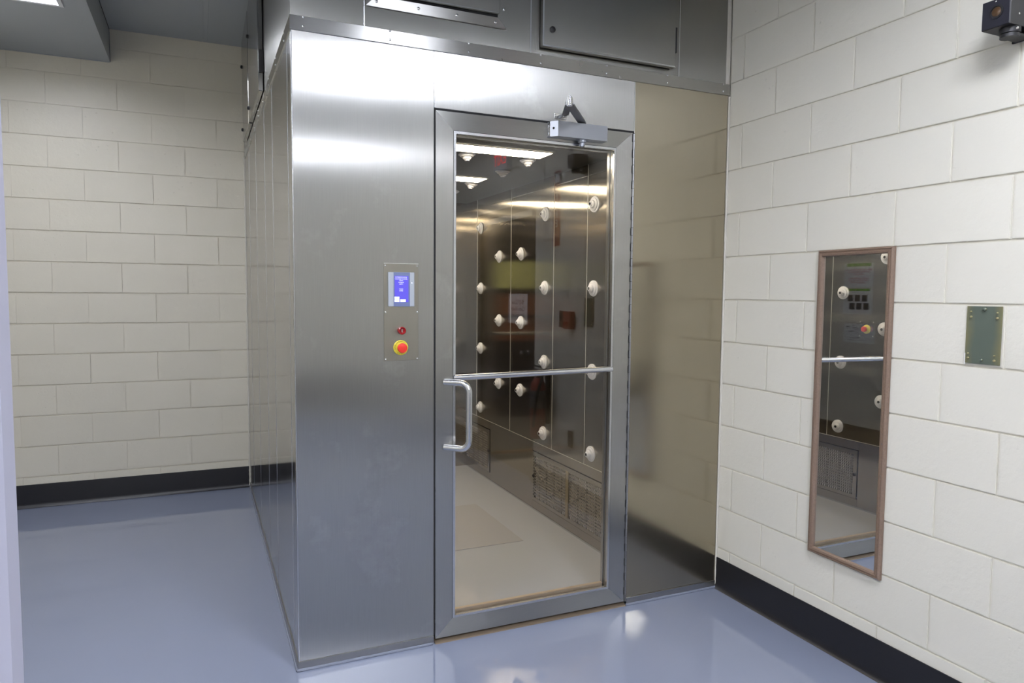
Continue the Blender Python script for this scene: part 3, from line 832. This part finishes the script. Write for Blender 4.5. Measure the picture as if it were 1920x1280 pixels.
# lamps in the booth ceiling
for i, (y0, y1) in enumerate(((.50, .655), (1.385, 1.55), (2.27, 2.42))):
    t = thing('strip_light', ['long lit strip light in the booth ceiling just behind the door', 'second lit strip light in the booth ceiling, behind the first',
                              'farthest strip light at the back of the booth ceiling'][i], 'ceiling light', (-1.0, (y0 + y1) / 2, IC - .003), 'strip lights inside the booth')
    MB().box(-1.33, -1.316, y0 - .008, y1 + .008, IC - .0045, IC - .001).box(-.680, -.672, y0 - .008, y1 + .008, IC - .0045, IC - .001)\
        .box(-1.316, -.680, y0 - .008, y0 - .001, IC - .0045, IC - .001).box(-1.316, -.680, y1 + .001, y1 + .008, IC - .0045, IC - .001).build('frame', M['steel_ceiling'], t)
    MB().box(-1.314, -.682, y0, y1, IC - .0035, IC - .0012).build('lens', M['booth_lens'], t)

# emergency button and papers in the booth (left inner wall)
def estop(t, p, d, rr, R_txt, back=None):
    d = Vector(d)
    y = MB().lathe([(rr, 0), (rr, .003), (rr * .9, .0045), (rr * .5, .005), (rr * .5, .016), (0, .016)], p, d, 28).build('legend_ring', M['yellow'], t)
    MB().lathe([(rr * .42, .004), (rr * .42, .014), (rr * .60, .018), (rr * .62, .030), (rr * .50, .034), (rr * .25, .0355), (0, .0355)], p, d, 28).build('button', M['red'], t)
t = thing('emergency_stop', 'red mushroom button on a square plate inside the booth, seen in the mirror', 'emergency button', (XL, .528, 1.232))
MB().box(XL + .0002, XL + .0020, .470, .586, 1.178, 1.286, .001).build('plate', M['steel_in'], t)
for y in (.479, .577):
    for z in (1.187, 1.277): screw((XL + .0035, y, z), (1, 0, 0), .004, t)
estop(t, (XL + .0035, .528, 1.232), (1, 0, 0), .029, None)

# ---------- control panel on the booth front
cp = thing('control_panel', 'tall steel control plate with blue touchscreen left of the glass door', 'control panel', (-1.597, 0, 1.18))
MB().box(-1.666, -1.528, -.003, -.0002, 1.178, 1.558, .001).build('plate', M['steel_plate'] if 'steel_plate' in M else M['steel_right'], cp)
MB().box(-1.666, -1.528, -.0036, -.0005, 1.5565, 1.5590).build('plate_edge', M['tube'], cp)
for x in (-1.6605, -1.5335):
    for z in (1.549, 1.369, 1.185): screw((x, -.003, z), (0, -1, 0), .0036, cp)
ts = MB().box(-1.650, -1.547, -.014, -.003, 1.391, 1.524, .0015).build('touchscreen', M['screen_case'], cp)
MB().box(-1.6305, -1.5655, -.0148, -.0135, 1.3915, 1.5235).build('screen_band', M['screen_band'], ts)
MB().box(-1.6265, -1.5715, -.0153, -.0145, 1.408, 1.510).build('screen', M['screen'], ts)
text('screen_text', 'ENTRANCE DOOR IS', .0049, (-1.6005, -.0155, 1.5045), R_FRONT, M['screen_text'], ts, .0001)
text('screen_text', 'UNLOCKED TO ENTER', .0047, (-1.6005, -.0155, 1.4975), R_FRONT, M['screen_text'], ts, .0001)
text('screen_text', 'PLEASE', .0046, (-1.6005, -.0155, 1.4915), R_FRONT, M['screen_text'], ts, .0001)
text('screen_text', 'INTERIOR', .0048, (-1.6005, -.0155, 1.4845), R_FRONT, M['screen_text'], ts, .0001)
text('screen_text', 'EMPTY', .0048, (-1.6005, -.0155, 1.4775), R_FRONT, M['screen_text'], ts, .0001)
text('screen_text', 'PLEASE', .0048, (-1.6005, -.0155, 1.4585), R_FRONT, M['screen_text'], ts, .0001)
text('screen_text', 'ENTER', .0048, (-1.6005, -.0155, 1.4515), R_FRONT, M['screen_text'], ts, .0001)
MB().box(-1.6270, -1.6080, -.0156, -.0150, 1.4200, 1.4290).box(-1.6270, -1.6080, -.0156, -.0150, 1.4090, 1.4180).box(-1.6040, -1.5830, -.0156, -.0150, 1.4090, 1.4185).build('screen_key', M['screen_text'], ts)
MB().lathe([(.0025, 0), (.001, .001), (0, .001)], (-1.5575, -.014, 1.483), (0, -1, 0), 8).build('status_light', M['screen_text'], ts)
MB().lathe([(.0155, 0), (.0155, .006), (.0150, .018), (.0125, .020), (.0105, .014), (.006, .013), (0, .013)], (-1.598, -.003, 1.2965), (0, -1, 0), 24).build('key_switch', M['dark_red'], cp)
MB().box(-1.6015, -1.5965, -.0205, -.015, 1.290, 1.303, .001).build('key_slot', M['chrome'], cp)
MB().lathe([(.0295, 0), (.0295, .003), (.028, .0042), (.014, .0045), (0, .0045)], (-1.600, -.003, 1.2295), (0, -1, 0), 32).build('legend_ring', M['yellow'], cp)
bt = MB().lathe([(.0125, .004), (.0125, .014), (.0185, .019), (.0195, .028), (.0175, .0325), (.010, .0345), (0, .0345)], (-1.600, -.003, 1.2295), (0, -1, 0), 32).build('stop_button', M['red'], cp)
# EMERGENCY STOP around the ring
def ring_text(word, a0, a1, up):
    for i, ch in enumerate(word):
        if ch == ' ': continue
        a = a0 + (a1 - a0) * i / (len(word) - 1); r_ = .0238
        c = Vector((-1.600 + r_ * math.cos(a), -.0076, 1.2295 + r_ * math.sin(a)))
        if up: y_ = Vector((math.cos(a), 0, math.sin(a)))
        else: y_ = -Vector((math.cos(a), 0, math.sin(a)))
        x_ = y_.cross(Vector((0, 1, 0))); x_ = -x_ if x_.cross(y_).y > 0 else x_
        text('legend_letter', ch, .0078, c, axes(x_, y_), M['ink'], cp, .0001)
ring_text('EMERGENCY', math.radians(190), math.radians(60), True)
ring_text('STOP', math.radians(238), math.radians(300), False)

# ------------------------------------------------------------------ on the right wall
# mirror with mitred wooden frame
mt = thing('wall_mirror', 'tall narrow mirror in a brown wooden frame screwed to the block wall', 'mirror', (0, -.745, .384))
y0, y1, z0, z1 = -.573, -.916, .384, 1.628   # near booth edge, far edge
def fprof(a, b_, za, zb, mode):
    """one mitred frame rail; a..b along y (outer), za..zb along z"""
fw = .025
def rail(o_, i_):
    mb = MB()
    # three steps across the width give the moulded profile
    st = [(0, .010), (.25, .016), (.30, .013), (.55, .013), (.60, .017), (.88, .015), (1.0, .008)]
    V = []
    for t_, d in st:
        V.append([mb.bm.verts.new((-.0045 - d, o_[k][0] + (i_[k][0] - o_[k][0]) * t_, o_[k][1] + (i_[k][1] - o_[k][1]) * t_)) for k in (0, 1)])
    Bk = [[mb.bm.verts.new((-.0045, p[0], p[1])) for p in o_], [mb.bm.verts.new((-.0045, p[0], p[1])) for p in i_]]
    rows = [Bk[0]] + V + [Bk[1]]
    for A_, B_ in zip(rows, rows[1:]): mb.bm.faces.new((A_[0], A_[1], B_[1], B_[0]))
    mb.bm.faces.new((Bk[0][0], Bk[0][1], Bk[1][1], Bk[1][0]))
    mb.bm.faces.new([r[0] for r in rows][::-1]); mb.bm.faces.new([r[1] for r in rows])
    mb.build('frame_rail', M['wood'], mt)
O = [(y0, z0), (y1, z0), (y1, z1), (y0, z1)]
I = [(y0 - fw, z0 + fw), (y1 + fw, z0 + fw), (y1 + fw, z1 - fw), (y0 - fw, z1 - fw)]
for k in range(4): rail([O[k], O[(k + 1) % 4]], [I[k], I[(k + 1) % 4]])
MB().box(-.0085, -.0048, y1 + fw - .004, y0 - fw + .004, z0 + fw - .004, z1 - fw + .004).build('mirror_glass', M['mirror'], mt)
MB().box(-.0152, -.0135, y1 + .004, y1 + .026, z0 - .0005, z0 + .0015).build('metal_edge', M['chrome'], mt)
MB().lathe([(.0025, 0), (.002, .001), (0, .0015)], (-.0205, y1 + .012, .78), (-1, 0, 0), 8).build('screw', M['screw'], mt)
MB().lathe([(.0025, 0), (.002, .001), (0, .0015)], (-.0205, y1 + .012, .90), (-1, 0, 0), 8).build('screw', M['screw'], mt)

# zinc plate
pl = thing('cover_plate', 'greenish zinc cover plate with small bolts right of the mirror', 'cover plate', (0, -1.244, 1.23))
MB().box(-.0085, -.0045, -1.3005, -1.188, 1.230, 1.417, .0008).build('plate', M['brass_zinc'], pl)
for y, z, r in ((-1.203, 1.399, .0025), (-1.204, 1.382, .0040), (-1.287, 1.397, .0025), (-1.287, 1.380, .0040), (-1.200, 1.262, .0025), (-1.200, 1.247, .0040),
                (-1.284, 1.260, .0025), (-1.284, 1.244, .0040), (-1.246, 1.407, .0060), (-1.243, 1.243, .0055)):
    MB().lathe([(r, 0), (r, .003), (r * .6, .0055), (0, .006)], (-.0085, y, z), (-1, 0, 0), 10).build('bolt', M['bolt'] if r < .005 else M['brass_zinc'], pl)
MB().box(-.0088, -.0046, -1.190, -1.1865, 1.226, 1.262).build('paint_chip', M['paper'], pl)

# black sensor at the top right
sn = thing('motion_sensor', 'black boxy sensor with round amber window on a bracket high on the right wall', 'sensor', (0, -1.30, 2.25))
MB().box(-.122, -.020, -1.345, -1.262, 2.252, 2.336, .0015).build('housing', M['black_plastic'], sn)
MB().box(-.1245, -.122, -1.3435, -1.2635, 2.2535, 2.3345, .0005).build('front_plate', plain('sensor_face', (.016, .016, .024), .35), sn)
wy, wz = -1.306, 2.297
MB().lathe([(.0205, 0), (.0205, .003), (.0165, .003), (.016, .0005), (0, .0005)], (-.1245, wy, wz), (-1, 0, 0), 24).build('window_ring', M['black_plastic'], sn)
MB().lathe([(.0155, 0), (.010, .003), (0, .004)], (-.1240, wy, wz), (-1, 0, 0), 20).build('amber_window', plain('amber', (.07, .038, .018), .22), sn)
MB().lathe([(.0028, 0), (0, .002)], (-.1245, wy + .004, 2.328), (-1, 0, 0), 8).build('screw', M['screw'], sn)
MB().lathe([(.0032, 0), (0, .002)], (-.080, -1.345, 2.286), (0, -1, 0), 8).build('screw', M['screw'], sn)
MB().cyl((-.076, -1.318, 2.2355), (-.076, -1.318, 2.2515), .028, 24).cyl((-.076, -1.318, 2.2235), (-.076, -1.318, 2.2335), .026, 12).box(-.080, -.0046, -1.340, -1.295, 2.2265, 2.2345, .001).box(-.012, -.0046, -1.35, -1.285, 2.225, 2.262, .001).build('bracket', M['black_plastic'], sn)
MB().lathe([(.005, 0), (.003, .003), (0, .003)], (-.086, -1.3445, 2.244), (-.3, -1, 0), 8).build('bracket_bolt', M['screw'], sn)
MB().box(-.022, -.0046, -1.330, -1.285, 2.262, 2.325).build('mount_pad', M['black_plastic'], sn)

# things further along the wall, seen as reflections in the door
pb = thing('fire_alarm_pull', 'small red fire alarm pull station on the block wall, seen reflected in the door glass', 'fire alarm', (0, -1.48, 1.205))
MB().box(-.045, -.0046, -1.53, -1.43, 1.205, 1.325, .004).build('body', M['orange'], pb)
MB().box(-.052, -.045, -1.515, -1.445, 1.225, 1.255, .002).build('pull_bar', M['dark_red'], pb)
sb = thing('light_switch', 'narrow brown light switch plate beyond the red pull station, reflected in the door', 'light switch', (0, -1.62, 1.21))
MB().box(-.009, -.0046, -1.655, -1.585, 1.21, 1.325, .002).build('plate', M['brown_plate'], sb)
MB().box(-.016, -.009, -1.626, -1.614, 1.255, 1.28, .001).build('toggle', M['ink'], sb)
ot = thing('wall_outlet', 'low brown wall outlet reflected near the bottom of the door glass', 'outlet', (0, -1.47, .39))
MB().box(-.009, -.0046, -1.505, -1.435, .39, .505, .002).build('plate', M['brown_plate'], ot)
for z in (.425, .47): MB().box(-.0105, -.009, -1.485, -1.455, z - .012, z + .012, .001).build('socket', M['ink'], ot)
fs = thing('fire_extinguisher_sign', 'tall narrow red and white sign high on the wall, reflected in the door glass', 'sign', (0, -1.71, 1.78))
MB().box(-.0065, -.0046, -1.765, -1.665, 1.78, 2.30).build('board', M['orange'], fs)
MB().box(-.0075, -.0066, -1.758, -1.672, 2.22, 2.29).build('top_field', M['paper'], fs)
text('sign_text', 'F\nI\nR\nE', .075, (-.0072, -1.715, 2.03), R_RIGHTWALL, M['paper'], fs, .0002, spacing=.85)
fe = thing('fire_extinguisher', 'red fire extinguisher with white label hanging on the wall, reflected in the door glass', 'fire extinguisher', (-.10, -1.80, .40))
MB().lathe([(.046, 0), (.054, .010), (.056, .03), (.056, .36), (.050, .40), (.030, .43), (.022, .44), (0, .44)], (-.095, -1.80, .40), (0, 0, 1), 28).build('cylinder', M['orange'], fe)
MB().lathe([(.0566, 0), (.0566, .13)], (-.095, -1.80, .62), (0, 0, 1), 28).build('label', plain('grey_label', (.14, .14, .14), .5), fe)
MB().cyl((-.095, -1.80, .84), (-.095, -1.80, .885), .018).box(-.105, -.085, -1.88, -1.73, .885, .90, .003).box(-.105, -.085, -1.88, -1.75, .915, .925, .003).build('valve', M['black_plastic'], fe)
MB().tube([(-.095, -1.75, .88), (-.11, -1.71, .84), (-.15, -1.70, .74), (-.165, -1.71, .60), (-.165, -1.73, .50)], .010, 10).build('hose', M['black_plastic'], fe)
MB().box(-.030, -.0046, -1.82, -1.78, .50, .86, .002).build('wall_bracket', M['brown_plate'], fe)
# the dark door in the right wall
d1 = MB().box(-.006, .05, -3.24, -3.18, 0, 2.14).box(-.006, .05, -2.12, -2.06, 0, 2.14).box(-.006, .05, -3.18, -2.12, 2.08, 2.14).build('door_frame', M['dark_wood'], None)
d1.name = 'door_1'; d1['kind'] = 'structure'
MB().box(.02, .06, -3.18, -2.12, .01, 2.08).build('door_leaf', M['dark_wood'], d1)
MB().lathe([(.026, 0), (.026, .01), (.012, .012), (.012, .04), (.026, .05), (.026, .07), (0, .075)], (.02, -2.20, .98), (-1, 0, 0), 18).build('door_knob', M['chrome'], d1)
ns = thing('paper_notice', 'white printed notice taped on the dark door, reflected in the booth glass', 'notice', (.019, -2.42, 1.2))
MB().box(.0185, .0195, -2.60, -2.24, 1.20, 1.44).build('sheet', M['paper'], ns)
text('notice_text', 'IS-07 Zone\nClean Room\nAccess Only', .052, (.018, -2.42, 1.32), R_RIGHTWALL, M['ink'], ns, .0001)
ex = thing('exit_sign', 'red lettered exit sign above the dark door, reflected at the top of the glass', 'exit sign', (0, -2.75, 2.44))
MB().box(-.045, -.0046, -2.80, -2.52, 2.44, 2.62, .003).build('housing', M['lamp_white'], ex)
text('exit_text', 'EXIT', .13, (-.0455, -2.66, 2.53), R_RIGHTWALL, M['exit_red'], ex, .0003)

bn = thing('added_dark_bench', 'added low dark bench out of view, makes the dark band in the steel panel', 'bench', (-1.9, -6.0, 0))  # invented low box whose reflection darkens a band of the front panel
MB().box(-3.5, -.35, -6.25, -5.75, .40, .47, .008).build('seat', M['base'], bn)
MB().box(-3.45, -.40, -6.20, -5.79, .10, .40, .004).build('front_board', M['dark_wood'], bn)
for x in (-3.4, -2.4, -1.4, -.5): MB().box(x, x + .06, -6.18, -5.82, 0, .10, .003).build('foot', M['black_plastic'], bn)

# posters on the left wall, seen by way of mirror and door glass
def sheet(name, lab, y0, y1, z0, z1, fn):
    t = thing(name, lab, 'poster', (LX, (y0 + y1) / 2, z0), 'posters on the left wall')
    MB().box(LX + .0003, LX + .0015, y0, y1, z0, z1).build('sheet', M['paper'], t); fn(t, y0, y1, z0, z1)
def p1(t, y0, y1, z0, z1):
    MB().box(LX + .0015, LX + .002, y0 + .03, y1 - .03, z1 - .03, z1).build('green_heading', M['green_ink'], t)
    text('poster_text', 'AUTHORIZED PERSONNEL ONLY\nGOWNING REQUIRED PAST\nTHIS DOOR\n\nPLEASE REMOVE JACKETS\nAND WIPE YOUR SHOES\nBEFORE ENTERING', .021, (LX + .002, (y0 + y1) / 2, (z0 + z1) / 2 - .01), R_LEFTWALL, M['red_ink'], t, .0001)
def p2(t, y0, y1, z0, z1):
    MB().box(LX + .0015, LX + .002, y0 + .03, y1 - .03, z1 - .022, z1).build('green_heading', M['green_ink'], t)
    mb = MB(); ww = (y1 - y0)
    for r_ in range(2):
        for c in range(3):
            a = y0 + ww * (.16 + c * .24 + r_ * .06); zz = z1 - .095 - r_ * .08
            mb.box(LX + .0015, LX + .002, a, a + ww * .19, zz - .03, zz + .035)
    mb.build('photo_print', M['ink'], t)
def p3(t, y0, y1, z0, z1):
    mb = MB()
    for k in range(26):
        a = random.uniform(y0 + .03, y1 - .08); zz = random.uniform(z0 + .02, z1 - .02)
        mb.box(LX + .0015, LX + .002, a, a + random.uniform(.01, .06), zz, zz + random.uniform(.001, .008))
    mb.build('sketch_lines', M['ink'], t)
sheet('wall_poster', 'white poster with green heading and red text, topmost of the three seen in the mirror', -2.43, -2.09, 1.53, 1.765, p1)
sheet('wall_poster', 'white poster with six small dark pictures, middle of the three seen in the mirror', -2.43, -2.09, 1.265, 1.515, p2)
sheet('wall_poster', 'sketched plan sheet, lowest of the three posters seen in the mirror', -2.41, -2.05, .98, 1.17, p3)

# white steel door post close to the camera at the left edge
jp = thing('door_post', 'blurred white painted steel post at the left edge of the picture', 'door post', (-2.52, -2.10, 0))
MB().box(-2.56, -2.447, -2.13, -2.085, 0, 2.12, .006).build('post', M['white_paint'], jp)
MB().box(-2.62, -2.56, -2.12, -2.095, 0, 2.12, .003).build('stop', M['white_paint'], jp)

# ------------------------------------------------------------------ the room beyond the far door (contents added for the bands reflected in the steel)
MB().box(-2.6, .8, BD + .12, 6.2, -.05, 0.03).build('floor', M['in_floor'], kind='structure')
MB().box(-2.6, .8, BD + .12, 6.2, 2.7, 2.75).build('ceiling', M['ceiling'], kind='structure')
MB().box(-2.7, -2.6, BD + .12, 6.2, 0, 2.75).build('wall_west', M['dark_wood'], kind='structure')
MB().box(.8, .9, BD + .12, 6.2, 0, 2.75).build('wall_east', M['dark_wood'], kind='structure')
MB().box(-2.6, .8, 6.1, 6.2, 0, 2.75).build('wall_north', M['dark_wood'], kind='structure')
MB().box(-2.0, 0.2, 4.62, 4.64, 1.50, 1.80).build('glow_pane_1', M['green_pane'], kind='structure')  # added glowing sheet, seen only as a green band in the steel
sh = thing('added_rack', 'invented rack of brown cartons beyond the far door, colours the reflection in the steel', 'rack', (-1.1, 4.6, 0.03))  # invented rack and cartons that give the steel its brown reflected bands
for z in (.9, 1.18, 1.46): MB().box(-2.0, .2, 4.4, 4.8, z, z + .02).build('shelf', M['dark_wood'], sh)
for x in (-2.0, .18):
    for y in (4.4, 4.78): MB().box(x, x + .02, y, y + .02, .03, 1.48).build('upright', M['dark_wood'], sh)
for z in (.92, 1.20):
    for k in range(5):
        x = -1.95 + k * .43
        o = MB().box(x, x + .38, 4.42, 4.76, z + .002, z + .24, .004).build('carton', M['terracotta'], None)
        o['label'] = ('lower' if z < 1 else 'upper') + ' shelf carton added for the brown reflection, ' + ['first from the left', 'second from the left', 'in the middle', 'second from the right', 'first from the right'][k]; o['category'] = 'box'; o['group'] = 'cartons added for the brown reflection'
t = thing('ceiling_light', 'added ceiling light beyond the far door, brightens the cartons for their reflection', 'ceiling light', (-1.0, 3.9, 2.68), 'recessed ceiling lights')  # added lamp, lights the cartons so their reflection shows
MB().box(-1.6, -.4, 3.6, 4.2, 2.68, 2.70).build('housing', M['lamp_white'], t)
MB().box(-1.55, -.45, 3.65, 4.15, 2.672, 2.68).build('lens', M['far_lens'], t)
